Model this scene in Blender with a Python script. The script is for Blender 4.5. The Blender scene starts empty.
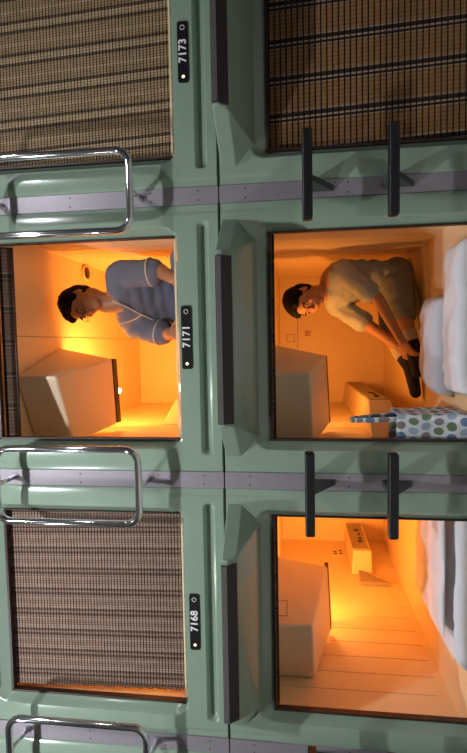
import bpy, bmesh, math, random
from mathutils import Vector, Matrix, noise
random.seed(7)
SC = bpy.context.scene
COL = SC.collection
Z0 = 1.30            # height of the seam between the two rows of capsules above the aisle floor
PX, PZ = 1.15, 1.185  # pitch of the capsule columns and rows
V = Vector

# ------------------------------------------------------------------ materials
def mat(name, col, rough=.5, metal=0, coat=0, bump=0, bscale=40, var=0, spec=.5):
    m = bpy.data.materials.new(name); m.use_nodes = True
    nt = m.node_tree; b = nt.nodes['Principled BSDF']
    b.inputs['Base Color'].default_value = (*col, 1)
    b.inputs['Roughness'].default_value = rough
    b.inputs['Metallic'].default_value = metal
    b.inputs['Coat Weight'].default_value = coat
    b.inputs['Coat Roughness'].default_value = .12
    b.inputs['Specular IOR Level'].default_value = spec
    tc = nt.nodes.new('ShaderNodeTexCoord')
    if bump or var:
        nz = nt.nodes.new('ShaderNodeTexNoise'); nz.inputs['Scale'].default_value = bscale
        nz.inputs['Detail'].default_value = 4
        nt.links.new(tc.outputs['Object'], nz.inputs['Vector'])
        if bump:
            bp = nt.nodes.new('ShaderNodeBump'); bp.inputs['Strength'].default_value = bump
            bp.inputs['Distance'].default_value = .004
            nt.links.new(nz.outputs['Fac'], bp.inputs['Height']); nt.links.new(bp.outputs['Normal'], b.inputs['Normal'])
        if var:
            mx = nt.nodes.new('ShaderNodeMix'); mx.data_type = 'RGBA'
            mx.inputs['A'].default_value = (*[c*(1-var) for c in col], 1)
            mx.inputs['B'].default_value = (*[min(1, c*(1+var)) for c in col], 1)
            nt.links.new(nz.outputs['Fac'], mx.inputs['Factor']); nt.links.new(mx.outputs['Result'], b.inputs['Base Color'])
    return m

def emat(name, col, s):
    m = mat(name, col); b = m.node_tree.nodes['Principled BSDF']
    b.inputs['Emission Color'].default_value = (*col, 1); b.inputs['Emission Strength'].default_value = s
    return m

def reed(name, period, stops, tick, dark):
    """woven reed: coloured warp bands across X, fine warp threads on top"""
    m = mat(name, (.3, .2, .1), .75); nt = m.node_tree; b = nt.nodes['Principled BSDF']
    N = nt.nodes.new; L = nt.links.new
    tc = N('ShaderNodeTexCoord'); at = N('ShaderNodeUVMap')
    sp = N('ShaderNodeSeparateXYZ'); L(at.outputs['UV'], sp.inputs[0])
    def mth(op, a, v):
        n = N('ShaderNodeMath'); n.operation = op; L(a, n.inputs[0]); n.inputs[1].default_value = v; return n.outputs[0]
    fr = mth('FRACT', mth('DIVIDE', sp.outputs['X'], period), 0)
    cr = N('ShaderNodeValToRGB'); L(fr, cr.inputs[0]); e = cr.color_ramp; e.interpolation = 'CONSTANT'
    e.elements[0].position = 0; e.elements[0].color = (*stops[0][1], 1); e.elements[1].position = stops[1][0]; e.elements[1].color = (*stops[1][1], 1)
    for p, c in stops[2:]:
        k = e.elements.new(p); k.color = (*c, 1)
    f2 = mth('LESS_THAN', mth('FRACT', mth('DIVIDE', sp.outputs['X'], tick), 0), .34)
    nz = N('ShaderNodeTexNoise'); nz.inputs['Scale'].default_value = 30; L(tc.outputs['Object'], nz.inputs['Vector'])
    f3 = N('ShaderNodeMath'); f3.operation = 'MULTIPLY_ADD'; L(f2, f3.inputs[0]); f3.inputs[1].default_value = dark
    L(mth('MULTIPLY', nz.outputs['Fac'], .45), f3.inputs[2])
    mx = N('ShaderNodeMix'); mx.data_type = 'RGBA'; mx.blend_type = 'MULTIPLY'
    L(f3.outputs[0], mx.inputs['Factor']); L(cr.outputs[0], mx.inputs['A']); mx.inputs['B'].default_value = (.22, .15, .1, 1)
    L(mx.outputs['Result'], b.inputs['Base Color'])
    return m

def dots(name):
    """white cloth printed with round dots on a grid, four muted colours"""
    m = mat(name, (.75, .76, .8), .7); nt = m.node_tree; b = nt.nodes['Principled BSDF']
    N = nt.nodes.new; L = nt.links.new
    uv = N('ShaderNodeUVMap'); sc = N('ShaderNodeVectorMath'); sc.operation = 'SCALE'; sc.inputs['Scale'].default_value = 1/.047
    L(uv.outputs['UV'], sc.inputs[0])
    sp = N('ShaderNodeSeparateXYZ'); L(sc.outputs[0], sp.inputs[0])
    def mth(op, a, v, c=None):
        n = N('ShaderNodeMath'); n.operation = op
        for i, q in enumerate((a, v, c)):
            if q is None: continue
            if isinstance(q, (int, float)): n.inputs[i].default_value = q
            else: L(q, n.inputs[i])
        return n.outputs[0]
    fy = mth('FLOOR', sp.outputs['Y'], 0)
    off = mth('MULTIPLY', mth('MODULO', fy, 2), .5)
    xx = mth('ADD', sp.outputs['X'], off)
    fx = mth('FLOOR', xx, 0)
    dx = mth('SUBTRACT', mth('FRACT', xx, 0), .5); dy = mth('SUBTRACT', mth('FRACT', sp.outputs['Y'], 0), .5)
    d2 = mth('ADD', mth('MULTIPLY', dx, dx), mth('MULTIPLY', dy, dy))
    ins = mth('LESS_THAN', d2, .39**2)
    idx = mth('FRACT', mth('ADD', mth('MULTIPLY', fx, .39), mth('MULTIPLY', fy, .27)), 0)
    cr = N('ShaderNodeValToRGB'); L(idx, cr.inputs[0]); e = cr.color_ramp; e.interpolation = 'CONSTANT'
    e.elements[0].color = (.13, .22, .38, 1); e.elements[1].position = .25; e.elements[1].color = (.15, .24, .12, 1)
    for p, c in ((.5, (.26, .22, .24)), (.75, (.36, .47, .58))):
        k = e.elements.new(p); k.color = (*c, 1)
    mx = N('ShaderNodeMix'); mx.data_type = 'RGBA'; L(ins, mx.inputs['Factor'])
    mx.inputs['A'].default_value = (.76, .77, .8, 1); L(cr.outputs[0], mx.inputs['B'])
    L(mx.outputs['Result'], b.inputs['Base Color'])
    return m

GREEN = mat('green_moulded_plastic', (.262, .352, .268), .22, coat=.7, bump=.05, bscale=9, var=.05)
CREAM = mat('cream_plastic', (.80, .63, .38), .42, var=.03, bscale=6)  # cream pushed towards orange-tan: the warm lamp cast is put into the colour
TVC = mat('cream_housing_plastic', (.78, .63, .43), .5, coat=.05, var=.04, bscale=5)
CONS = mat('console_plastic', (.78, .61, .37), .4)
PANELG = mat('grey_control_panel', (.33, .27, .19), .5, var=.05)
STEEL = mat('brushed_lilac_aluminium', (.33, .30, .335), .42, metal=.35, bump=.04, bscale=60, var=.08)
CHROME = mat('polished_chrome', (.80, .81, .86), .07, metal=1)
BLACK = mat('black_rubber', (.008, .009, .010), .38, bump=.1, bscale=120)
BRKT = mat('dark_bracket_paint', (.05, .06, .055), .5)
TREAD = mat('brown_black_ribbed_rubber', (.035, .026, .022), .5, var=.2, bscale=80)
TREADF = mat('worn_grey_rubber', (.17, .16, .16), .45, var=.2, bscale=80)
GASK = mat('dark_brown_gasket', (.03, .012, .008), .5)
PLATE = mat('black_enamel_plate', (.012, .010, .012), .3)
WHITE = mat('white_paint', (.85, .83, .85), .5)
WHITEC = mat('white_cotton', (.80, .79, .82), .85, bump=.35, bscale=14, var=.03)
GREYC = mat('pale_grey_cotton', (.62, .62, .68), .85, bump=.3, bscale=16, var=.04)
SKIN = mat('skin', (.42, .20, .10), .5, var=.06, bscale=20)
BLOCKC = mat('brown_light_block', (.05, .03, .018), .9)
HAIR = mat('black_hair', (.006, .005, .005), .75, spec=.15, bump=.5, bscale=90)
YUK = mat('slate_blue_cotton', (.155, .17, .225), .85, bump=.5, bscale=25, var=.08)
PIPE = mat('pale_piping', (.62, .58, .52), .8)
TEE = mat('grey_cotton', (.31, .35, .37), .85, bump=.6, bscale=22, var=.12)
SHORT = mat('grey_shorts_cotton', (.18, .20, .20), .85, bump=.4, bscale=22, var=.1)
SOCK = mat('black_sock_knit', (.010, .010, .014), .85)
CUFF = mat('pale_knit', (.45, .41, .36), .85)
DARK = mat('dark_detail', (.02, .012, .008), .5)
REDP = mat('red_print', (.42, .07, .03), .6)
SCREEN = mat('dark_screen', (.01, .01, .012), .15)
EYE = mat('eye_white', (.6, .55, .5), .3)
BULB = emat('warm_bulb', (1, .72, .34), 60)
FLUO = emat('cool_lamp_diffuser', (.95, .95, 1), 6)
FLOORM = mat('pale_vinyl_floor', (.46, .44, .40), .5, var=.12, bscale=12)
WALLM = mat('painted_wall', (.55, .53, .48), .7, var=.05, bscale=4)
CEILM = mat('painted_ceiling', (.5, .5, .48), .8, var=.04, bscale=4)
DOT = dots('dotted_print')
T1, T2, T3 = (.42, .29, .155), (.12, .072, .036), (.56, .41, .24)
REED_A = reed('tan_reed', .132, [(0, T2), (.10, T3), (.30, T2), (.40, T1), (.62, T3), (.70, T1)], .0105, .55)
P1, P2, P3 = (.31, .20, .145), (.12, .066, .045), (.40, .28, .21)
REED_B = reed('mauve_brown_reed', .094, [(0, P2), (.09, P1), (.22, P2), (.31, P3), (.5, P1), (.75, P3), (.86, P1)], .0105, .5)
R1, R2, R3 = (.30, .15, .055), (.018, .009, .007), (.42, .28, .19)
REED_D = reed('amber_brown_reed', .142, [(0, (.010, .005, .003)), (.07, (.16, .09, .03)), (.12, (.012, .006, .004)), (.24, (.16, .09, .03)), (.29, (.085, .038, .013)), (.97, (.16, .09, .03))], .016, .5)
REED_C = reed('dark_brown_reed', .142, [(0, R2), (.07, R3), (.12, R2), (.24, R3), (.29, R1), (.97, R3)], .016, .35)

# ------------------------------------------------------------------ mesh helpers (world coordinates in, local to the parent out)
class MB:
    def __init__(s): s.bm = bmesh.new()
    def box(s, a, b, rot=None):
        a, b = V(a), V(b); vs = []
        for x in (a.x, b.x):
            for y in (a.y, b.y):
                for z in (a.z, b.z): vs.append(s.bm.verts.new((x, y, z)))
        for q in ((0,1,3,2),(4,6,7,5),(0,4,5,1),(2,3,7,6),(0,2,6,4),(1,5,7,3)): s.bm.faces.new([vs[i] for i in q])
        return vs
    def poly(s, vs, faces):
        w = [s.bm.verts.new(v) for v in vs]
        for f in faces: s.bm.faces.new([w[i] for i in f])
        return w
    def tube(s, pts, r, n=12, closed=False, caps=True):
        pts = [V(p) for p in pts]; N = len(pts); rs = r if isinstance(r, (list, tuple)) else [r]*N
        rings = []; up = None
        for i, p in enumerate(pts):
            if closed: t = pts[(i+1) % N]-pts[i-1]
            else: t = pts[min(i+1, N-1)]-pts[max(i-1, 0)]
            t.normalize()
            if up is None: up = t.orthogonal().normalized()
            up = (up-t*up.dot(t)).normalized(); sd = t.cross(up)
            rings.append([s.bm.verts.new(p+(up*math.cos(2*math.pi*k/n)+sd*math.sin(2*math.pi*k/n))*rs[i]) for k in range(n)])
        for i in range(N if closed else N-1):
            A, B = rings[i], rings[(i+1) % N]
            for k in range(n): s.bm.faces.new((A[k], A[(k+1) % n], B[(k+1) % n], B[k]))
        if not closed and caps: s.bm.faces.new(rings[0][::-1]); s.bm.faces.new(rings[-1])
    def ell(s, c, r, M=None, seg=20):
        geo = bmesh.ops.create_uvsphere(s.bm, u_segments=seg, v_segments=max(8, seg*2//3), radius=1)['verts']
        r = (r, r, r) if isinstance(r, (int, float)) else r
        for v in geo:
            q = V((v.co.x*r[0], v.co.y*r[1], v.co.z*r[2]))
            if M: q = M @ q
            v.co = q+V(c)
    def cap(s, p, q, r1, r2=None):      # tapered capsule
        r2 = r1 if r2 is None else r2; p, q = V(p), V(q); n = 8
        s.tube([p+(q-p)*i/n for i in range(n+1)], [r1+(r2-r1)*i/n for i in range(n+1)], 16)
        s.ell(p, r1, seg=16); s.ell(q, r2, seg=16)
    def chain(s, pts):
        for (p, r), (q, t) in zip(pts, pts[1:]): s.cap(p, q, r, t)
    def build(s, name, m, parent=None, bevel=0, smooth=False, voxel=0, sm=0, sub=0):
        inv = parent.matrix_world.inverted() if parent else Matrix()
        w = V((0, 0, 0)); o = parent
        while o: w += o.location; o = o.parent
        bmesh.ops.recalc_face_normals(s.bm, faces=s.bm.faces)
        bmesh.ops.translate(s.bm, verts=s.bm.verts, vec=-w)
        me = bpy.data.meshes.new(name); s.bm.to_mesh(me); s.bm.free()
        ob = bpy.data.objects.new(name, me); COL.objects.link(ob); me.materials.append(m)
        ob.parent = parent
        if voxel:
            md = ob.modifiers.new('r', 'REMESH'); md.mode = 'VOXEL'; md.voxel_size = voxel; md.use_smooth_shade = True
            if sm: k = ob.modifiers.new('s', 'SMOOTH'); k.factor = .5; k.iterations = sm
            bpy.context.view_layer.update()
            ev = ob.evaluated_get(bpy.context.evaluated_depsgraph_get())
            nm = bpy.data.meshes.new_from_object(ev); ob.modifiers.clear(); ob.data = nm
            nm.materials.clear(); nm.materials.append(m)
            for p in nm.polygons: p.use_smooth = True
        if bevel:
            k = ob.modifiers.new('b', 'BEVEL'); k.width = bevel; k.segments = 3; k.limit_method = 'ANGLE'
            for p in ob.data.polygons: p.use_smooth = True
            k.harden_normals = True
        if smooth:
            for p in ob.data.polygons: p.use_smooth = True
        if sub:
            k = ob.modifiers.new('u', 'SUBSURF'); k.levels = k.render_levels = sub
        return ob

def wrinkle(o, amp, axis, fr=16, seed=0):
    """push the cloth in and out along folds that run across the given axis"""
    a = V(axis).normalized(); me = o.data
    nr = [v.normal.copy() for v in me.vertices]
    for v, n in zip(me.vertices, nr):
        q = v.co; d = q.dot(a); r = q-a*d
        w = noise.noise(V((d*fr, r.length*fr*.35, seed)))+.6*noise.noise(q*fr*.8+V((seed, 0, 0)))
        v.co = q+n*amp*(w if w < 0 else w*.6)
def tag(o, label=None, cat=None, group=None, kind=None):
    for k, v in (('label', label), ('category', cat), ('group', group), ('kind', kind)):
        if v: o[k] = v
    return o
def empty(name, loc, label=None, cat=None, group=None):
    o = bpy.data.objects.new(name, None); COL.objects.link(o); o.location = loc; o.empty_display_size = .05
    return tag(o, label, cat, group)
def copy_tree(o, parent=None):
    c = o.copy(); COL.objects.link(c); c.parent = parent
    for ch in [k for k in o.children]: copy_tree(ch, c)
    return c
def text(name, s, size, loc, m, parent, width=None):
    cu = bpy.data.curves.new('t', 'FONT'); cu.body = s; cu.size = size; cu.extrude = .0006; cu.offset = .0009
    cu.align_x = 'CENTER'; cu.align_y = 'CENTER'; cu.space_character = 1.08
    t = bpy.data.objects.new('t', cu); COL.objects.link(t); bpy.context.view_layer.update()
    me = bpy.data.meshes.new_from_object(t.evaluated_get(bpy.context.evaluated_depsgraph_get()))
    bpy.data.objects.remove(t); o = bpy.data.objects.new(name, me); COL.objects.link(o)
    me.materials.clear(); me.materials.append(m)
    me.transform(Matrix.Rotation(math.pi/2, 4, 'X'))
    w = V((0, 0, 0)); q = parent
    while q: w += q.location; q = q.parent
    o.parent = parent; o.location = V(loc)-w
    return o

def W(x, y, z): return V((x, y, z+Z0))        # z measured from the seam

def ss(a, b, x):
    t = min(1, max(0, (x-a)/(b-a))); return t*t*(3-2*t)

# ------------------------------------------------------------------ capsule front: moulded relief
OX0, OX1, OZ0, OZ1 = .16, 1.0, .19, .995
def rrect(x, z, x0, x1, z0, z1, r):
    qx = abs(x-(x0+x1)/2)-(x1-x0)/2+r; qz = abs(z-(z0+z1)/2)-(z1-z0)/2+r
    return math.hypot(max(qx, 0), max(qz, 0))+min(max(qx, qz), 0)-r
def relief(x, z):
    dx = min(x, PX-x); h = 0
    w = ss(.13, .30, z)*(1-ss(.86, 1.06, z))
    if dx < .037: h = -.006
    else:
        t = (dx-.092)/.062
        if abs(t) < 1: h = .015*math.sqrt(1-t*t)*w
        h += .0035*ss(.066, .070, dx)*(1-w)
    # long finger groove under the number plate
    g = rrect(x, z, .104, 1.050, .042, .094, .025)
    if g < 0: h -= .026*min(1, -g/.013)
    # lip round the opening
    do = rrect(x, z, OX0-.030, OX1+.030, OZ0-.013, OZ1+.062, .058)
    if do < 0:
        di = max(0, rrect(x, z, OX0, OX1, OZ0, OZ1, .004))
        t = -do/(-do+di+1e-6)
        h = h*(1-t)+(-.030)*t**.8
    e = min(z, PZ-z)
    if e < .003: h -= .02
    return h
def lines(a, b, step, extra):
    n = int(round((b-a)/step)); L = [a+(b-a)*i/n for i in range(n+1)]
    for e in extra:
        i = min(range(len(L)), key=lambda k: abs(L[k]-e)); L[i] = e
    return sorted(set(L))
def fascia_mesh(parent, x, z):
    b = MB(); bm = b.bm
    xs = lines(0, PX, .0058, (.0365, .0375, .046, .05, .147, OX0, OX1, PX-.147, PX-.0365, PX-.0375))
    zs = lines(.0015, PZ-.0015, .0058, (OZ0, OZ1, .042, .055, .081, .094, PZ-.0045))
    G = {}
    for i, X in enumerate(xs):
        for j, Z in enumerate(zs):
            if OX0+1e-5 < X < OX1-1e-5 and OZ0+1e-5 < Z < OZ1-1e-5: continue
            G[i, j] = bm.verts.new((x+X, -relief(X, Z), z+Z))
    for i in range(len(xs)-1):
        for j in range(len(zs)-1):
            X, Z = (xs[i]+xs[i+1])/2, (zs[j]+zs[j+1])/2
            if OX0 < X < OX1 and OZ0 < Z < OZ1: continue
            bm.faces.new((G[i, j], G[i+1, j], G[i+1, j+1], G[i, j+1]))
    bed = [e for e in bm.edges if len(e.link_faces) == 1]
    inner = [e for e in bed if all(OX0-.001 < v.co.x-x < OX1+.001 and OZ0-.001 < v.co.z-z < OZ1+.001 for v in e.verts)]
    r = bmesh.ops.extrude_edge_only(bm, edges=inner)
    for v in [q for q in r['geom'] if isinstance(q, bmesh.types.BMVert)]: v.co.y = .045
    outer = [e for e in bed if e not in inner]
    r = bmesh.ops.extrude_edge_only(bm, edges=outer)
    for v in [q for q in r['geom'] if isinstance(q, bmesh.types.BMVert)]: v.co.y = .035
    return b.build('fascia', GREEN, parent, smooth=True)

IX0, IX1, IY1, IZ0, IZ1 = .075, 1.075, 2.10, .200, 1.02
def capsule_proto():
    z = Z0; root = empty('sleeping_capsule', (0, 0, z))
    f = fascia_mesh(root, 0, z)
    f.data.set_sharp_from_angle(angle=math.radians(35)) if hasattr(f.data, 'set_sharp_from_angle') else None
    # cabin shell: floor, ceiling, back and sides; plank grooves on the front half of each side wall
    b = MB()
    t = .02; y0 = .045
    b.box((IX0-t, y0, z+IZ0-t), (IX1+t, IY1+t, z+IZ0)); b.box((IX0-t, y0, z+IZ1), (IX1+t, IY1+t, z+IZ1+t))
    b.box((IX0-t, IY1, z+IZ0), (IX1+t, IY1+t, z+IZ1))
    b.build('cabin_liner', CREAM, root)
    for sx, nm in ((IX0, -1), (IX1, 1)):
        b = MB(); xa, xb = (sx-t, sx-.006) if nm < 0 else (sx+.006, sx+t)
        b.box((xa, y0, z+IZ0), (xb, IY1, z+IZ1))
        ys = [y0+.001]+[.166+.13*k for k in range(8)]
        xa, xb = (sx-.006, sx) if nm < 0 else (sx, sx+.006)
        for a, c in zip(ys, ys[1:]): b.box((xa, a+.0026, z+IZ0+.035), (xb, c-.0026, z+IZ1-.03))
        b.box((xa, ys[-1]+.0016, z+IZ0+.035), (xb, IY1, z+IZ1-.03))
        b.box((xa, y0, z+IZ0), (xb, IY1, z+IZ0+.035)); b.box((xa, y0, z+IZ1-.03), (xb, IY1, z+IZ1))
        b.build('side_wall', CREAM, root)
    b = MB()                                            # return behind the fascia, round the opening
    b.box((IX0-t, .030, z+IZ0-t), (OX0-.001, y0, z+IZ1+t)); b.box((OX1+.001, .030, z+IZ0-t), (IX1+t, y0, z+IZ1+t))
    b.box((OX0-.001, .030, z+IZ0-t), (OX1+.001, y0, z+OZ0-.001)); b.box((OX0-.001, .030, z+OZ1+.001), (OX1+.001, y0, z+IZ1+t))
    b.build('opening_return', GREEN, root)
    b = MB(); g = .009                                  # dark gasket on the jambs
    b.box((OX0, .018, z+OZ0), (OX0+g, .044, z+OZ1)); b.box((OX1-g*.5, .018, z+OZ0), (OX1, .044, z+OZ1))
    b.box((OX0, .018, z+OZ1-g*1.2), (OX1, .044, z+OZ1))
    b.build('gasket', GASK, root)
    # foot ledge: moulded step hanging over the opening, with a ribbed rubber tread round its nose
    P0 = z+PZ; mid = .5805
    hv = [(.252, -.195, P0-.012), (.252, -.195, P0-.035), (.252, -.170, P0-.064), (.098, .0, P0-.010), (.098, .0, P0-.070), (.178, .018, P0-.150)]
    vs = hv+[(2*mid-q[0]-.010, q[1], q[2]) for q in hv]
    b = MB(); b.poly(vs, [(0, 1, 7, 6), (1, 2, 8, 7), (2, 5, 11, 8), (0, 6, 9, 3), (0, 2, 1), (6, 7, 8), (0, 3, 4, 2), (6, 8, 10, 9), (2, 4, 5), (8, 11, 10), (3, 9, 10, 11, 5, 4)])
    led = b.build('foot_ledge', GREEN, root, bevel=.007)
    b = MB(); a, c = .262, .878
    prof = [(-.150, -.009), (-.200, -.010), (-.204, -.014), (-.204, -.033), (-.200, -.037), (-.178, -.066), (-.168, -.067)]
    vs = [(a, y, P0+q) for y, q in prof]+[(c, y, P0+q) for y, q in prof]
    n = len(prof); b.poly(vs, [(i, i+1, n+i+1, n+i) for i in range(n-1)]+[tuple(range(n)), tuple(range(2*n-1, n-1, -1)), (n-1, 0, n, 2*n-1)])
    tr = b.build('foot_tread', TREAD, led)
    b = MB()
    for k in range(6): b.box((a+.002, -.2062, P0-.0160-k*.0031), (c-.002, -.2038, P0-.0142-k*.0031))
    for o in (b.build('rib', TREADF, led),): o['label'] = 'worn grey ribs along the front of the tread'; o['kind'] = 'stuff'
    # television housing: wedge hung from the ceiling in the front left corner
    b = MB(); X = IX0+.001; T = IZ1-.001
    vs = [(X, .36, z+.815), (.422, .22, z+.826), (.490, .70, z+.730), (.120, .70, z+.713),
          (X, .36, z+T), (.424, .20, z+T), (.556, .66, z+T), (.120, .70, z+T)]
    b.poly(vs, [(0, 1, 2, 3), (7, 6, 5, 4), (0, 4, 5, 1), (1, 5, 6, 2), (2, 6, 7, 3), (3, 7, 4, 0)])
    tv = b.build('television_housing', TVC, root, bevel=.012)
    b = MB(); b.poly([(.125, .703, z+.712), (.487, .703, z+.729), (.487, .703, z+.745), (.125, .703, z+.728),
                      (.125, .748, z+.706), (.487, .748, z+.723), (.487, .748, z+.745), (.125, .748, z+.728)],
                     [(0, 1, 2, 3), (7, 6, 5, 4), (0, 4, 5, 1), (1, 5, 6, 2), (2, 6, 7, 3), (3, 7, 4, 0)])
    b.build('bezel', DARK, tv, bevel=.002)
    b = MB(); b.box((.17, .702, z+.76), (.48, .708, z+.98)); b.build('screen', SCREEN, tv)
    b = MB(); b.ell((.300, .782, z+.728), (.015, .013, .012)); b.build('reading_bulb', BULB, tv, smooth=True)
    return root
CAP = capsule_proto()

def plate(cap, num, x0, x1):
    zc = {'7171': .143, '7173': .131, '7168': .138}[num]
    ox, oz = cap.location.x, cap.location.z
    b = MB(); h = .0215; r = .009; pts = []
    for cx, cz, a0 in ((x1-r, h-r, 0), (x0+r, h-r, 90), (x0+r, -h+r, 180), (x1-r, -h+r, 270)):
        for k in range(5):
            a = math.radians(a0+k*22.5); pts.append((cx+r*math.cos(a), cz+r*math.sin(a)))
    n = len(pts)
    vs = [(ox+p, -.0075, oz+zc+q) for p, q in pts]+[(ox+p, .003, oz+zc+q) for p, q in pts]
    b.poly(vs, [tuple(range(n)), tuple(range(2*n-1, n-1, -1))]+[(i, (i+1) % n, n+(i+1) % n, n+i) for i in range(n)])
    p = b.build('number_plate', PLATE, cap)
    text('number', num, .043, (ox+(x0+x1)/2+.004, -.0082, oz+zc), WHITE, p)
    b = MB(); b.ell((ox+x0+.022, -.0085, oz+zc), (.0062, .003, .0062), seg=14)
    b.build('indicator_lamp', emat('indicator', (1, .86, .5), 1.2), p, smooth=True)
    b = MB(); b.tube([(ox+x1-.024+.0085*math.cos(a*math.pi/8), -.0088, oz+zc+.0085*math.sin(a*math.pi/8)) for a in range(16)], .0018, 6, closed=True)
    b.build('keyhole_ring', PIPE, p, smooth=True)

def console(cap, xf, y0, za=.385, zb=.485, dn=.26):
    ox, oz = cap.location.x, cap.location.z
    zb_ = oz+.375
    b = MB(); b.poly([(ox+IX0+.001, y0-dn, zb_), (ox+xf, y0, zb_), (ox+xf, IY1-.001, zb_), (ox+IX0+.001, IY1-.001, zb_),
                      (ox+IX0+.001, y0-dn, oz+.52), (ox+xf, y0, oz+.50), (ox+xf, IY1-.001, oz+.50), (ox+IX0+.001, IY1-.001, oz+.52)],
                     [(3, 2, 1, 0), (4, 5, 6, 7), (0, 1, 5, 4), (1, 2, 6, 5), (2, 3, 7, 6), (3, 0, 4, 7)])
    c = b.build('console', CONS, cap, bevel=.008)
    b = MB(); b.box((ox+xf, y0+.03, oz+za), (ox+xf+.006, IY1-.04, oz+zb)); p = b.build('control_panel', PANELG, c, bevel=.002)
    for k, (yy, hh) in enumerate(((.14, .018), (.20, .012), (.28, .01), (.36, .022))):
        b = MB(); b.box((ox+xf+.005, y0+yy, oz+za+.03), (ox+xf+.011, y0+yy+.03, oz+za+.03+hh*1.6)); b.build('knob', DARK, p)
    return c

def sockets(cap, y, zc):
    """a pair of switch plates with small dark slots on the left wall"""
    ox, oz = cap.location.x, cap.location.z; X = ox+IX0
    b = MB(); b.box((X, y, oz+zc-.045), (X+.004, y+.17, oz+zc+.045)); p = b.build('switch_plate', CREAM, cap, bevel=.001)
    for dy, dz in ((.04, .016), (.08, .016), (.05, -.026), (.10, -.026)):
        b = MB(); b.box((X+.003, y+dy, oz+zc+dz-.012), (X+.006, y+dy+.016, oz+zc+dz+.012)); b.build('slot', DARK, p)

def wall_lines(cap):
    """access hatch outline and small red print on the back wall"""
    ox, oz = cap.location.x, cap.location.z; Y = IY1; w = .004
    b = MB(); x0, x1, z0, z1 = ox+.40, ox+1.02, oz+.635, oz+.88
    b.box((x0, Y-.003, z1-w), (x1, Y, z1)); b.box((x1-w, Y-.003, z0), (x1, Y, z1)); b.box((x0, Y-.003, z0+.0), (x0+w, Y, z1))
    b.build('hatch_outline', PANELG, cap)

def lamp(cap, power, col=(1, .345, .055), loc=(.302, .806, .738)):
    l = bpy.data.lights.new('cabin_light', 'POINT'); l.energy = power*.22; l.color = col; l.shadow_soft_size = .012
    o = bpy.data.objects.new('cabin_light', l); COL.objects.link(o); o.parent = cap; o.location = loc
    l = bpy.data.lights.new('rear_fill_light', 'AREA'); l.shape = 'RECTANGLE'; l.size = .26; l.size_y = .05; l.energy = power; l.color = col  # area fill added behind the housing to spread light evenly through the cabin
    o = bpy.data.objects.new('rear_fill_light', l); COL.objects.link(o); o.parent = cap; o.location = (.33, .752, .80)
    d = V((.42, .9, -.02)).normalized(); o.rotation_euler = d.to_track_quat('-Z', 'Z').to_euler()

SPEC = {(0, 0): ('7171', .459, .716, 'open green capsule numbered 7171 with a man in slate blue sitting inside'),
        (1, 0): ('7173', .437, .668, 'green capsule numbered 7173, closed by a tan striped reed blind'),
        (-1, 0): ('7168', .421, .664, 'green capsule numbered 7168, closed by a mauve brown reed blind'),
        (0, -1): (None, 0, 0, 'open green capsule below 7171, a man in grey and a dotted bag inside'),
        (1, -1): (None, 0, 0, 'green capsule below 7173, closed by a dark brown banded blind'),
        (-1, -1): (None, 0, 0, 'open empty green capsule below 7168 with white bedding on its floor'),
        (-2, 0): (None, 0, 0, 'sliver of the green capsule next to 7168, beyond the grey strip, upper row'),
        (-2, -1): (None, 0, 0, 'sliver of the green capsule beyond the grey strip, lower row, next to the empty one')}
caps = {}
for key in SPEC:
    c = CAP if key == (0, 0) else copy_tree(CAP)
    c.location = (key[0]*PX, 0, Z0+key[1]*PZ); caps[key] = c
    num, a, b_, lab = SPEC[key]
    tag(c, lab, 'capsule bed', 'green sleeping capsules in two rows')
bpy.context.view_layer.update()
for key, c in caps.items():
    num, a, b_, lab = SPEC[key]
    if num: plate(c, num, a, b_)
console(caps[0, -1], .235, .80, .385, .49); console(caps[-1, -1], .23, 1.54, .39, .505, .05)
console(caps[0, 0], .20, 1.2)
sockets(caps[-1, -1], 1.78, .59)
wall_lines(caps[0, -1])
lamp(caps[0, 0], 15); lamp(caps[0, -1], 5.5); lamp(caps[-1, -1], 11.5); lamp(caps[-1, 0], 9, loc=(.40, .60, .50))  # closed capsule's point light floats away from the bulb, set there to brighten the slit

# small darker triangular wedge on the left wall of the empty capsule
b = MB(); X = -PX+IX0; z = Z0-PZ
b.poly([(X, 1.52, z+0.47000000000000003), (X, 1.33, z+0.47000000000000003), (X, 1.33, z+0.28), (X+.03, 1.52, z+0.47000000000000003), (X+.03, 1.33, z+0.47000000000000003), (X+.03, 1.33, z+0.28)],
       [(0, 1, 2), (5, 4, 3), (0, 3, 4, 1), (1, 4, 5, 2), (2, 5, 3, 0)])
b.build('wall_wedge', PANELG, caps[-1, -1], bevel=.003)
# round dark wall fitting in capsule 7171
b = MB(); cx, cy, cz = 1.022, 1.04, Z0+IZ1
b.ell((cx, cy, cz-.010), (.034, .040, .014)); f = b.build('ceiling_speaker', DARK, caps[0, 0], smooth=True)
b = MB(); b.tube([(cx+.043*math.cos(a*math.pi/12), cy+.050*math.sin(a*math.pi/12), cz-.010) for a in range(24)], .007, 8, closed=True)
b.build('rim', CREAM, f, smooth=True)
b = MB(); zz = Z0-PZ; q = [(-PX+.4665, .346), (-PX+.4405, .2547)]
pt = [(q[0][0]+.002, q[0][1], zz+.943), (q[1][0]+.002, q[1][1], zz+.943), (q[1][0]+.002, q[1][1], zz+.999), (q[0][0]+.002, q[0][1], zz+.999)]
b.tube(pt, .0013, 6, closed=True); b.build('hatch_outline', DARK, caps[-1, -1])
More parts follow.
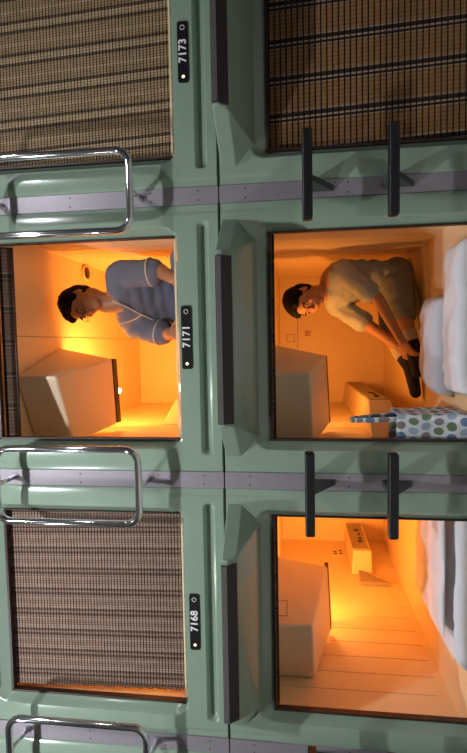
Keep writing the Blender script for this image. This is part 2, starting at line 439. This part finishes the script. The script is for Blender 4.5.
# back-wall seam and little red print
b = MB(); b.box((.612, IY1-.002, Z0+IZ0), (.616, IY1, Z0+IZ1)); b.box((.612, .05, Z0+IZ1-.002), (.616, IY1-.002, Z0+IZ1)); b.build('panel_seam', PANELG, caps[0, 0])
b = MB()
for k in range(4): b.box((.615+k*.012, IY1-.002, Z0-PZ+.79), (.622+k*.012, IY1, Z0-PZ+.82)); 
b.box((.615, IY1-.002, Z0-PZ+.775), (.66, IY1, Z0-PZ+.782))
b.build('red_print', REDP, caps[0, -1])
b = MB(); x0, x1, z0, z1 = .57, .63, Z0-PZ+.965, Z0-PZ+.905
for q in (((x0, z0), (x1, z0)), ((x0, z1), (x1, z1)), ((x0, z0), (x0, z1)), ((x1, z0), (x1, z1))):
    (ax, az), (bx_, bz) = q; b.box((ax-.0015, IY1-.002, min(az, bz)-.0015), (bx_+.0015, IY1, max(az, bz)+.0015))
b.build('vent_outline', DARK, caps[0, -1])

# ------------------------------------------------------------------ blinds
def blind(cap, m, label, x0, x1, pitch, shear, yb=.052, bend=0, hh=.80, frac=.74, rough=.0):
    ox, oz = cap.location.x, cap.location.z
    top = oz+OZ1+.007; n = int((OZ1-OZ0+.005)/pitch); root = empty('reed_blind', (ox+(x0+x1)/2, yb, top-n*pitch), label, 'blind', 'reed blinds closing the capsules')
    b = MB(); uvs = []
    for k in range(n):
        z1 = top-k*pitch; s = shear*(k*pitch); yy = yb+bend*math.sin(k/n*3.1)
        j = random.uniform(-rough, rough); j2 = random.uniform(-rough, rough)
        b.box((ox+x0+s+j, yy-.002, z1-pitch*frac), (min(ox+x1+s+j2, ox+OX1+.05), yy+.002, z1))
    uv = b.bm.loops.layers.uv.new('UVMap')
    for f in b.bm.faces:
        for lp in f.loops:
            c = lp.vert.co; s = shear*(top-c.z); lp[uv].uv = (c.x-ox-s+1, c.z)
    b.build('slat_mat', m, root)
    b = MB(); n0 = n*pitch
    vs = [(ox+x0+.006+dx+k*shear*n0, yb+yy, top-k*n0) for yy in (.0055, .0070) for k, dx in ((0, 0), (0, x1-x0-.012), (1, x1-x0-.012), (1, 0))]
    b.poly(vs, [(0, 1, 2, 3), (7, 6, 5, 4), (0, 4, 5, 1), (1, 5, 6, 2), (2, 6, 7, 3), (3, 7, 4, 0)]); b.build('light_block_sheet', BLOCKC, root)  # unseen sheet added behind the slats to stop cabin light showing through
    b = MB()                                            # thin backing threads keep the slats together
    k = x0+.02
    while k < x1-.01:
        b.tube([(ox+k, yb+.004, top), (ox+k+shear*n*pitch, yb+.004, top-n*pitch)], .0016, 5); k += .036
    b.build('warp_thread', m, root)['kind'] = 'stuff'
    b = MB(); b.tube([(ox+OX0+.002, yb+.001, top+.008), (ox+OX1-.002, yb+.001, top+.008)], .008, 10); b.build('head_rail', GASK, root, smooth=True)
    return root
blind(caps[1, 0], REED_A, 'tan reed blind with paired dark bands, closing capsule 7173', OX0-.04, OX1+.005, .0142, .045, rough=.003)
blind(caps[-1, 0], REED_B, 'mauve brown reed blind closing capsule 7168, orange slit at its left edge', OX0+.016, OX1+.02, .0138, .026, rough=.0025)
blind(caps[1, -1], REED_C, 'dark brown reed blind with black bands, below capsule 7173', OX0-.02, OX1+.005, .0225, .04, frac=.74, rough=.002)

def rolled(cap, r, label, m, yc):
    ox, oz = cap.location.x, cap.location.z; zc = oz+OZ1-r+.004
    root = empty('rolled_blind', (ox+.58, yc, zc-r), label, 'blind')
    b = MB(); xs = [OX0+.004+i*(OX1-OX0-.008)/60 for i in range(61)]; n = 18; rings = []
    for x in xs: rings.append([b.bm.verts.new((ox+x, yc+math.cos(2*math.pi*k/n)*r*(1 if k % 2 else .94), zc+math.sin(2*math.pi*k/n)*r*(1 if k % 2 else .94))) for k in range(n)])
    for A, B in zip(rings, rings[1:]):
        for k in range(n): b.bm.faces.new((A[k], A[(k+1) % n], B[(k+1) % n], B[k]))
    b.bm.faces.new(rings[0][::-1]); b.bm.faces.new(rings[-1])
    uv = b.bm.loops.layers.uv.new('UVMap')
    for f in b.bm.faces:
        for lp in f.loops: lp[uv].uv = (lp.vert.co.x-ox+1, lp.vert.co.z)
    b.build('reed_roll', m, root)
    b = MB(); b.tube([(ox+OX0+.003, yc-r*.2, zc-r-.002), (ox+OX1-.003, yc-r*.2, zc-r-.002)], .005, 8); b.build('bottom_rail', GASK, root, smooth=True)
    return root
rolled(caps[0, 0], .031, 'reed blind rolled up thick under the top of capsule 7171', REED_D, .085)
rolled(caps[0, -1], .010, 'thin rolled blind at the top of the capsule with the dotted bag', REED_C, .060)
rolled(caps[-1, -1], .010, 'thin rolled blind at the top of the empty lower capsule', REED_C, .060)

# ------------------------------------------------------------------ ladders on the grey strips, chrome rails
def ladder_proto():
    root = empty('wall_ladder', (0, 0, .10))
    b = MB()
    for a, c in ((.10, Z0-.0025), (Z0+.0025, Z0+1.17)):
        b.box((-.0335, -.004, a), (.0335, .005, c))
    s = b.build('mounting_strip', STEEL, root, bevel=.001)
    for zz in (-.98, -.50, -.105, .085, .28, .62, 1.0):
        for xx in (-.018, .018):
            b = MB(); b.ell((xx, -.0045, Z0+zz), (.0034, .002, .0034), seg=10); b.build('rivet', BRKT, s, smooth=True)
    for zz in (-.343, -.640, -.960):
        b = MB(); zc = Z0+zz; pts = []
        b.box((-.157, -.192, zc-.018), (.157, -.146, zc+.018))
        t = b.build('step', BLACK, root, bevel=.008)
        b = MB(); b.poly([(-.012, -.004, zc+.012), (-.012, -.004, zc-.105), (-.012, -.150, zc-.012), (-.012, -.150, zc+.012),
                          (.012, -.004, zc+.012), (.012, -.004, zc-.105), (.012, -.150, zc-.012), (.012, -.150, zc+.012)],
                         [(0, 1, 2, 3), (7, 6, 5, 4), (0, 4, 5, 1), (1, 5, 6, 2), (2, 6, 7, 3), (3, 7, 4, 0)])
        b.build('bracket', BRKT, t, bevel=.003)
    return root
def rail_proto():
    root = empty('grab_rail', (0, 0, Z0+.30))
    y = -.125; x = .150; z0, z1, r = Z0+.325, Z0+.925, .055; pts = []
    for cx, cz, a0 in ((x-r, z1-r, 0), (-x+r, z1-r, 90), (-x+r, z0+r, 180), (x-r, z0+r, 270)):
        for k in range(9):
            a = math.radians(a0+k*11.25); pts.append((cx+r*math.cos(a), y, cz+r*math.sin(a)))
    full = []
    for i, p in enumerate(pts):
        full.append(p); q = pts[(i+1) % len(pts)]
        if (V(p)-V(q)).length > .05:
            for k in range(1, 6): full.append(V(p).lerp(V(q), k/6))
    b = MB(); b.tube(full, .0145, 20, closed=True); b.build('chrome_loop', CHROME, root, smooth=True)
    for zz in (z0, z1):
        sg = -1 if zz == z0 else 1
        b = MB(); b.tube([(0, y+.004, zz), (0, -.07, zz-.004), (0, -.004, zz-.010)], [.0085, .0095, .013], 14)
        s = b.build('stub', CHROME, root, smooth=True)
        b = MB(); b.tube([(0, -.008, zz-.010), (0, -.003, zz-.010)], .018, 20); b.build('flange', STEEL, s, smooth=False)
    return root
LAD = ladder_proto(); RAIL = rail_proto()
names = {1: 'between capsules 7171 and 7173', 0: 'between capsules 7168 and 7171', -1: 'left of capsule 7168'}
for i in (1, 0, -1):
    l = LAD if i == 1 else copy_tree(LAD); r = RAIL if i == 1 else copy_tree(RAIL)
    l.location.x = i*PX; r.location.x = i*PX
    tag(l, 'grey riveted strip with black ladder steps, the strip running '+names[i], 'ladder', 'grey strips with ladder steps')
    tag(r, 'chrome loop grab rail mounted on the grey strip '+names[i], 'grab rail', 'chrome grab rails of the upper capsules')

# ------------------------------------------------------------------ bedding
def cushion(x0, x1, y0, y1, z0, z1, seed, amp=.008, nx=34, ny=26, pw=.35, skew=0):
    """soft slab: flat underneath, puffed and wrinkled on top"""
    b = MB(); bm = b.bm; T = {}; B = {}
    for i in range(nx+1):
        for j in range(ny+1):
            u, v = i/nx, j/ny; eu = 1-abs(2*u-1)**6; ev = 1-abs(2*v-1)**6
            h = max(0, eu*ev)**pw
            ru = .012*noise.noise(V((u*3, v*3, seed))); X = x0+(x1-x0)*u+ru+skew*(v-.5); Y = y0+(y1-y0)*v+.012*noise.noise(V((u*4, v*4, seed+5)))
            wr = amp*(noise.noise(V((X*9, Y*9, seed)))+.6*noise.noise(V((X*26+Y*8, Y*12, seed))))*h
            T[i, j] = bm.verts.new((X, Y, z0+(z1-z0)*h+wr+.001))
            B[i, j] = bm.verts.new((X, Y, z0)) if 0 < i < nx and 0 < j < ny else T[i, j]
    for i in range(nx):
        for j in range(ny):
            bm.faces.new((T[i, j], T[i+1, j], T[i+1, j+1], T[i, j+1]))
            q = []
            for v in (B[i, j], B[i, j+1], B[i+1, j+1], B[i+1, j]):
                if v not in q: q.append(v)
            try: bm.faces.new(q)
            except ValueError: pass
    return b
FZ = Z0-PZ+IZ0+.001
def bed(name, label, cat, x0, x1, y0, y1, h0, h1, seed, m, **k):
    b = cushion(x0, x1, y0, y1, FZ+h0, FZ+h1, seed, **k)
    o = b.build(name, m, None, smooth=True); tag(o, label, cat); return o
bed('folded_duvet', 'white duvet folded along the front edge of the capsule floor, before the grey pillow', 'bedding', .33, .96, .055, .265, 0, .062, 3, WHITEC, amp=.012, pw=.25)
bed('pillow', 'pale grey pillow behind the white duvet, by the seated man in grey', 'pillow', .315, .760, .285, .545, 0, .098, 9, GREYC, amp=.012, skew=.02)
b = cushion(.60, 1.06, .80, 1.75, FZ, FZ+.012, 12, amp=.002, pw=.12)
for v in b.bm.verts: v.co.y += (v.co.x-.60)*.75*max(0, 1-(v.co.y-.80)/.9)
tag(b.build('sleeping_mat', CREAM, None, smooth=True), 'thin cream sleeping mat under the man in grey', 'mat')
bed('folded_duvet', 'white crumpled duvet on the floor of the empty lower capsule', 'bedding', -.80, -.12, .06, .77, 0, .070, 21, WHITEC, amp=.022, pw=.4)
bed('folded_quilt', 'pale quilt folded on top of the white duvet in the empty lower capsule', 'bedding', -.66, -.12, .065, .24, .094, .112, 33, WHITEC, amp=.012, pw=.3)

# ------------------------------------------------------------------ dotted tote bag
root = empty('tote_bag', (.18, .18, FZ), 'white tote bag printed with blue, green and grey dots, beside the white duvet', 'bag')
b = MB(); bm = b.bm; nu, nv = 40, 16
x0, x1, y0, y1, h = .085, .262, .060, .330, .275; ring = []
for j in range(nv+1):
    v = j/nv; row = []
    for i in range(nu):
        u = i/nu*4; s = int(u); t = u-s; P = [(x0, y0), (x1, y0), (x1, y1), (x0, y1), (x0, y0)]
        px, py = P[s][0]+(P[s+1][0]-P[s][0])*t, P[s][1]+(P[s+1][1]-P[s][1])*t
        cx, cy = (x0+x1)/2, (y0+y1)/2; k = 1-.10*v
        pin = .018*math.sin(v*3.1)*math.sin(u*math.pi)**2
        wr = .006*noise.noise(V((px*14, py*14, v*5)))
        row.append(bm.verts.new((cx+(px-cx)*k+wr+.006*v, cy+(py-cy)*(1-.25*v)+wr+pin*.3, FZ+h*v+.012*noise.noise(V((px*8, py*8, 2)))*v)))
    ring.append(row)
uv = bm.loops.layers.uv.new('UVMap')
for j in range(nv):
    for i in range(nu):
        f = bm.faces.new((ring[j][i], ring[j][(i+1) % nu], ring[j+1][(i+1) % nu], ring[j+1][i]))
        for lp, (a, c) in zip(f.loops, ((i, j), (i+1, j), (i+1, j+1), (i, j+1))): lp[uv].uv = (a/nu*.74+.01, c/nv*h)
bm.faces.new(ring[0][::-1])
o = b.build('bag_body', DOT, root, smooth=True)
k = o.modifiers.new('s', 'SOLIDIFY'); k.thickness = .003
for xx in (.100, .236):
    b = MB(); bm = b.bm; pts = []
    for i in range(25):
        a = math.pi*i/24; pts.append(V((xx-.014*math.sin(a), .185+.060*math.cos(a), FZ+h-.040+.225*math.sin(a)**.85)))
    L = [[bm.verts.new(p+V((s*.010, 0, 0))) for s in (-1, 1)] for p in pts]
    uv = bm.loops.layers.uv.new('UVMap')
    for i in range(24):
        f = bm.faces.new((L[i][0], L[i+1][0], L[i+1][1], L[i][1]))
        for lp, (a, c) in zip(f.loops, ((i, 0), (i+1, 0), (i+1, 1), (i, 1))): lp[uv].uv = (a*.021, c*.03+.009)
    o = b.build('handle', DOT, root, smooth=True); k = o.modifiers.new('s', 'SOLIDIFY'); k.thickness = .004

# ------------------------------------------------------------------ people
def basis(f, up=(0, 0, 1)):
    f = V(f).normalized(); l = V(up).cross(f).normalized(); u = f.cross(l)
    return Matrix((f, l, u)).transposed()          # columns: forward, left, up
def head_into(b, c, M, s=1):
    """skull, jaw, nose, brow, lips, ears and neck root; local axes forward, left, up"""
    P = lambda f, l, u: V(c)+M @ (V((f, l, u))*s)
    E = lambda p, r: b.ell(P(*p), [q*s for q in r], M)
    E((-.008, 0, .030), (.096, .076, .088)); E((.020, 0, -.030), (.070, .062, .072)); E((.045, 0, -.075), (.036, .034, .030))
    E((.088, 0, -.012), (.015, .010, .024)); E((.098, 0, -.024), (.013, .015, .010))       # nose
    E((.078, 0, .022), (.016, .052, .012))                                                 # brow
    E((.080, 0, -.052), (.012, .022, .006)); E((.078, 0, -.061), (.012, .019, .006))       # lips
    for k in (-1, 1):
        E((.050, k*.040, -.026), (.030, .022, .022)); E((-.006, k*.077, -.006), (.018, .008, .030))
def face_parts(root, c, M, s=1):
    P = lambda f, l, u: V(c)+M @ (V((f, l, u))*s)
    for k in (-1, 1):
        b = MB(); b.ell(P(.082, k*.031, .002), (.007*s, .013*s, .0065*s), M, 12); e = b.build('eye', EYE, root, smooth=True)
        b = MB(); b.ell(P(.0875, k*.031, .002), (.003*s, .0062*s, .0062*s), M, 10); b.build('iris', DARK, e, smooth=True)
        b = MB(); b.tube([P(.090, k*.014, .020), P(.092, k*.03, .0255), P(.083, k*.048, .021)], .0032*s, 6); b.build('eyebrow', HAIR, root, smooth=True)
    b = MB(); b.tube([P(.0895, .017, -.0565), P(.0945, 0, -.0565), P(.0895, -.017, -.0565)], .0016*s, 6); b.build('mouth_line', DARK, root)
def hair(root, c, M, s=1, seed=0, fringe=.0):
    b = MB(); P = lambda f, l, u: V(c)+M @ (V((f, l, u))*s)
    E = lambda p, r: b.ell(P(*p), [q*s for q in r], M)
    E((-.016, 0, .048), (.098, .084, .083)); E((-.045, 0, .010), (.072, .080, .075)); E((-.062, 0, -.030), (.040, .060, .045))
    E((.045-.0, 0, .090-fringe*.3), (.042, .055, .028))
    for k in (-1, 1): E((.010, k*.072, .030), (.030, .012, .030)); E((.058, k*.04, .078-fringe), (.025, .026, .024))
    rnd = random.Random(seed)
    for k in range(34):
        a = rnd.uniform(0, 6.28); r = rnd.uniform(.2, .95)
        p = P(-.016+.094*r*math.cos(a), .080*r*math.sin(a), .046+.080*math.sqrt(max(0, 1-r*r))); E2 = .009*s
        b.ell(p, E2, seg=8)
    return b.build('hair', HAIR, root, voxel=.0045, sm=2)
def hand(b, w, d, n, curl=.5, side=1, s=1):
    """palm at wrist w pointing along d, n = back of the hand; five unequal bent fingers; thumb leaves the side of the palm"""
    d = V(d).normalized(); n = (V(n)-d*V(n).dot(d)).normalized(); l = n.cross(d)*side; w = V(w)
    M = Matrix((d, l, n)).transposed()
    b.ell(w+d*.045*s, (.050*s, .038*s, .015*s), M, 14); b.cap(w-d*.01, w+d*.02*s, .022*s, .024*s)
    for k, (o, L) in enumerate(((-.030, .060), (-.010, .074), (.010, .080), (.029, .070))):
        p = w+d*.082*s+l*o*s; dd = d.copy(); seg = [p]
        for q, fr in enumerate((.45, .32, .23)):
            ang = curl*(.5+.5*q); dd = (dd*math.cos(ang)-n*math.sin(ang)).normalized(); dd2 = dd+l*o*2
            p = p+dd2.normalized()*L*fr*s; seg.append(p)
        r = .0088*s; b.cap(w+d*.05*s+l*o*.8*s, seg[0], r*1.1, r)
        for q in range(3): b.cap(seg[q], seg[q+1], r*(1-.1*q), r*(1-.1*(q+1)))
    p0 = w+d*.022*s+l*.026*s; p1 = p0+(d*.5+l*.8-n*.25).normalized()*.036*s; p2 = p1+(d*.9+l*.3-n*.4).normalized()*.030*s; p3 = p2+(d-n*.5).normalized()*.022*s
    b.cap(p0, p1, .013*s, .0105*s); b.cap(p1, p2, .0105*s, .0095*s); b.cap(p2, p3, .0095*s, .008*s)
def torso(b, pelvis, chest, neck, side, grow=1.0, k=1.0):
    """elliptical loft from seat to shoulders; side = unit vector to the person's left"""
    S = V(side).normalized(); up = (V(neck)-V(pelvis)).normalized(); F = S.cross(up)
    M = Matrix((F, S, up)).transposed()
    for t, rf, rs in ((0, .105, .160), (.18, .108, .158), (.36, .105, .148), (.55, .108, .160), (.72, .108, .175), (.86, .095, .178)):
        c = (1-t)*(1-t)*V(pelvis)+2*t*(1-t)*V(chest)+t*t*V(neck)
        b.ell(c, (rf*grow*k, rs*grow*k, .085), M, 24)

# --- man in slate blue, capsule 7171
FL = Z0+IZ0
rt = empty('person', (.80, .72, FL+.001), 'man with glasses in a slate blue wrap top with pale piping, sitting inside capsule 7171', 'person')
f = V((-.62, -.78, 0)).normalized(); left = V((0, 0, 1)).cross(f)
pel = W(.800, .76, .310); che = W(.82, .78, .50); nec = W(.800, .62, .690)
hc = W(.792, .560, .835); HM = basis(V((-.74, -.66, -.36)), (0, .05, 1)); HS = .96
lsh = W(.800, .66, .625)+left*.165; rsh = W(.800, .66, .615)-left*.165
lel = lsh+V((.010, -.03, -.235)); rel = rsh+V((-.05, -.07, -.215))
lwr = lel+V((-.06, -.15, -.10)); rwr = rel+V((.0, -.18, -.06))
lhip = pel+left*.09+V((0, 0, -.03)); rhip = pel-left*.09+V((0, 0, -.03))
lkn = W(.98, .44, .262); rkn = W(.50, .58, .262); lan = W(.68, .44, .240); ran = W(.70, .54, .245)
def body_blue():
    b = MB(); torso(b, pel, che, nec, left, .92)
    b.chain([(nec-V((0, 0, .05)), .062), (nec+V((-.01, -.015, .03)), .052), (hc+HM @ V((-.02, 0, -.06)), .052)])
    head_into(b, hc, HM, HS)
    b.chain([(lsh, .052), (lel, .040), (lwr, .027)]); b.chain([(rsh, .052), (rel, .040), (rwr, .027)])
    hand(b, lwr, lwr-lel+V((0, 0, -.1)), V((0, -.3, 1)), .45, -1); hand(b, rwr, rwr-rel+V((0, 0, -.1)), V((0, -.3, 1)), .45, 1)
    b.chain([(lhip, .085), (lkn, .052), (lan, .036)]); b.chain([(rhip, .085), (rkn, .052), (ran, .036)])
    b.chain([(lan, .034), (lan+V((-.13, .02, -.008)), .026)]); b.chain([(ran, .034), (ran+V((.13, -.03, -.010)), .026)])
    return b.build('body', SKIN, rt, voxel=.0055, sm=3)
body_blue(); face_parts(rt, hc, HM, HS); hair(rt, hc, HM, HS, 3, .002)
b = MB(); torso(b, pel, che, nec-V((0, 0, .018)), left, 1.03)
for s_, e_ in ((lsh, lel), (rsh, rel)):
    b.chain([(V(nec).lerp(s_, .55)+V((0, 0, -.012)), .060), (s_, .073), (s_.lerp(e_, .45), .072), (s_.lerp(e_, .78), .074)])
top = b.build('wrap_top', YUK, rt, voxel=.007, sm=4); wrinkle(top, .010, (.5, -.2, .8), 22, 4)
M2 = Matrix((left.cross(V((0, 0, 1))), left, V((0, 0, 1)))).transposed()
def surf(l, u, off=.004):
    """a point on the front of the wrap top: l to his left, u up from the pelvis (0..1)"""
    c = (1-u)*(1-u)*V(pel)+2*u*(1-u)*V(che)+u*u*V(nec-V((0, 0, .018)))
    rs = .170*1.0; rf = .112*(1 if u < .8 else .96); x = min(.95, abs(l)/rs)
    return c+left*l+f*(rf*math.sqrt(1-x*x)+off)
def strip(name, pts, r, m, parent):
    out = []
    for a, c in zip(pts, pts[1:]):
        for k in range(6): out.append(V(a).lerp(V(c), k/6))
    out.append(V(pts[-1])); b = MB(); b.tube(out, r, 8); return b.build(name, m, parent, smooth=True)
strip('piping', [surf(.075, .93, .012), surf(.045, .78, .012), surf(.0, .62, .012), surf(-.05, .45, .012), surf(-.09, .30, .012)], .0042, PIPE, top)
strip('piping', [surf(-.075, .93, .010), surf(-.060, .80, .012), surf(-.035, .68, .012), surf(-.01, .60, .012)], .0042, PIPE, top)
for s_, e_ in ((lsh, lel), (rsh, rel)):
    d = (e_-s_).normalized(); o1 = d.orthogonal().normalized(); o2 = d.cross(o1); c = s_.lerp(e_, .78)
    b = MB(); b.tube([c+(o1*math.cos(a*math.pi/12)+o2*math.sin(a*math.pi/12))*.0735 for a in range(24)], .0042, 8, closed=True)
    b.build('piping', PIPE, top, smooth=True)
b = MB()
b.chain([(lhip, .085), (lkn, .056), (lkn.lerp(lan, .6), .048)]); b.chain([(rhip, .085), (rkn, .056), (rkn.lerp(ran, .6), .048)]); b.ell(pel, (.125, .15, .100))
b.build('trousers', YUK, rt, voxel=.009, sm=4)
# glasses
g = empty('glasses', hc-rt.location); g.parent = rt; COL.objects.unlink(g) if False else None
bpy.data.objects.remove(g)
P = lambda a, l, u: hc+HM @ (V((a, l, u))*HS)
b = MB()
for k in (-1, 1):
    b.tube([P(.103-.004*abs(math.cos(q*math.pi/8)), k*.033+.0235*math.cos(q*math.pi/8), -.001+.0165*math.sin(q*math.pi/8)) for q in range(16)], .0013, 6, closed=True)
    b.tube([P(.099, k*.0565, .002), P(.05, k*.078, .003), P(-.005, k*.086, .002)], .0012, 6)
b.tube([P(.104, -.010, .003), P(.108, 0, .005), P(.104, .010, .003)], .0017, 6)
b.build('glasses', DARK, rt, smooth=True)

# --- man in grey, lower capsule
FL = Z0-PZ+IZ0
rt = empty('person', (.93, 1.02, FL+.001), 'man in grey T-shirt, shorts and black socks, bending forward in the lower capsule', 'person')
pel = W(.895, 1.03, -.850); che = W(.935, 1.02, -.61); nec = W(.865, .95, -.478)
f = V((-.80, -.60, 0)).normalized(); left = V((0, 0, 1)).cross(f)
hc = W(.800, .88, -.348); HM = basis(V((-.62, -.74, -.22)), (-.30, -.05, 1)); HS = .96
sc = W(.868, .97, -.535)
lsh = sc+left*.145+V((.0, 0, -.02)); rsh = sc-left*.145
lel = W(.786, .78, -.735); lwr = W(.565, .73, -.846)
rel = W(.640, .96, -.728); rwr = W(.535, .85, -.850)
lhip = pel+left*.08+V((0, 0, -.018)); rhip = pel-left*.09+V((0, 0, -.018))
lkn = W(.662, .84, -.880); lan = W(.520, .82, -.926)
rkn = W(.585, .99, -.845); ran = W(.415, .88, -.926)
def body_grey():
    b = MB(); torso(b, pel, che, nec, left, .86)
    b.chain([(nec-V((0, 0, .05)), .060), (nec+V((-.02, -.015, .02)), .050), (hc+HM @ V((-.02, 0, -.06)), .050)])
    head_into(b, hc, HM, HS)
    b.chain([(lsh, .048), (lel, .034), (lwr, .023)]); b.chain([(rsh, .048), (rel, .034), (rwr, .023)])
    hand(b, lwr, V((-.8, .15, -.6)), V((-.6, -.4, .8)), .55, -1, .92); hand(b, rwr, V((-.8, -.1, -.6)), V((-.6, -.3, .8)), .55, 1, .92)
    b.chain([(lhip, .085), (lkn, .054), (lan, .034)]); b.chain([(rhip, .085), (rkn, .054), (ran, .034)])
    b.chain([(lan, .032), (lan+V((-.13, -.05, -.012)), .024)]); b.chain([(ran, .032), (ran+V((-.14, -.06, -.015)), .024)])
    return b.build('body', SKIN, rt, voxel=.0055, sm=3)
body_grey(); face_parts(rt, hc, HM, HS); hair(rt, hc, HM, HS, 8, .010)
b = MB(); torso(b, pel+V((0, 0, .03)), che, nec-V((0, 0, .02)), left, .965)
for s_, e_ in ((lsh, lel), (rsh, rel)):
    b.chain([(V(nec).lerp(s_, .42)+V((0, 0, -.006)), .058), (s_, .062), (s_.lerp(e_, .35), .062), (s_.lerp(e_, .74), .064)])
b.cap(nec-V((0, 0, .035)), nec+V((-.008, -.006, -.004)), .066, .060)
wrinkle(b.build('t_shirt', TEE, rt, voxel=.007, sm=4), .010, (.75, .1, -.6), 26, 9)
b = MB(); b.ell(pel+V((0, 0, .01)), (.130, .145, .108)); 
b.chain([(lhip, .092), (lhip.lerp(lkn, .85), .072)]); b.chain([(rhip, .092), (rhip.lerp(rkn, .85), .074)])
wrinkle(b.build('shorts', SHORT, rt, voxel=.007, sm=4), .008, (1, 0, .2), 20, 2)
for kn, an, tip in ((lkn, lan, V((-.13, -.05, -.012))), (rkn, ran, V((-.14, -.06, -.015)))):
    b = MB(); a = kn.lerp(an, .55); b.chain([(a, .046), (an, .041), (an+tip, .031)]); s_ = b.build('sock', SOCK, rt, voxel=.006, sm=2)
    b = MB(); b.cap(kn.lerp(an, .42), kn.lerp(an, .60), .050, .049); b.build('sock_cuff', CUFF, s_, voxel=.006, sm=2)

# ------------------------------------------------------------------ the aisle
def struct(name, a, c, m):
    b = MB(); b.box(a, c); o = b.build(name, m); o['kind'] = 'structure'; return o
struct('floor', (-2.6, -2.75, -.05), (2.6, .03, 0), FLOORM)
struct('wall_front', (-2.6, -2.80, 0), (2.6, -2.75, 2.86), WALLM)
struct('ceiling', (-2.6, -2.80, 2.86), (2.6, .03, 2.91), CEILM)
struct('baseboard_back', (-2.3, .001, 0), (2.3, .03, .113), GREEN)
struct('trim_1', (-2.3, .001, Z0+PZ+.001), (2.3, .03, 2.859), GREEN)
struct('wall_back', (-2.6, 2.22, 0), (2.6, 2.27, 2.86), WALLM)

lights = []
def ceiling_lamp(x, y, power, label):
    r = empty('ceiling_lamp', (x, y, 2.86), label, 'ceiling lamp', 'round lamps on the aisle ceiling')
    b = MB(); b.tube([(x, y, 2.859), (x, y, 2.82)], .075, 24); b.build('lamp_housing', WHITE, r)
    b = MB(); b.tube([(x, y, 2.8195), (x, y, 2.812)], .06, 24); b.build('diffuser', FLUO, r)
    l = bpy.data.lights.new('lamp_light', 'SPOT'); l.energy = power; l.color = (.93, .95, 1); l.shadow_soft_size = .05
    l.spot_size = math.radians(150); l.spot_blend = .6
    o = bpy.data.objects.new('lamp_light', l); COL.objects.link(o); o.parent = r; o.location = (0, 0, -.055)
    o.rotation_euler = (math.radians(22), 0, 0)
for x, p_ in ((-1.35, 130), (.15, 130), (1.75, 50)):
    ceiling_lamp(x, -1.30, p_, 'round white lamp on the aisle ceiling above the capsule fronts')

w = bpy.data.worlds.new('w'); SC.world = w; w.use_nodes = True
w.node_tree.nodes['Background'].inputs[0].default_value = (.55, .6, .7, 1); w.node_tree.nodes['Background'].inputs[1].default_value = .05

# ------------------------------------------------------------------ camera (held on its side)
f_, yaw, pitch, roll, X0, ZC = 499.16, .0639427, .1271565, -.0101159, .5543777, -.301141
cy, sy, cp, sp = math.cos(yaw), math.sin(yaw), math.cos(pitch), math.sin(pitch)
F = V((-sy*cp, cy*cp, sp)); Rr = V((cy, sy, 0)); U = Rr.cross(F)
R2 = Rr*math.cos(roll)+U*math.sin(roll); U2 = -Rr*math.sin(roll)+U*math.cos(roll)
# the picture is turned: image right = scene down, image down = scene left
xr, yu = -U2, R2
cd = bpy.data.cameras.new('cam'); cam = bpy.data.objects.new('cam', cd); COL.objects.link(cam)
Mx = Matrix((xr, yu, -F)).transposed().to_4x4(); Mx.translation = (X0, -2.0, ZC+Z0); cam.matrix_world = Mx
cd.sensor_fit = 'VERTICAL'; cd.sensor_height = 36; cd.lens = f_*36/753; cd.clip_start = .05
SC.camera = cam
SC.view_settings.view_transform = 'Standard'; SC.view_settings.look = 'None'; SC.view_settings.gamma = 1
SC.view_settings.use_curve_mapping = False; SC.view_settings.exposure = .14
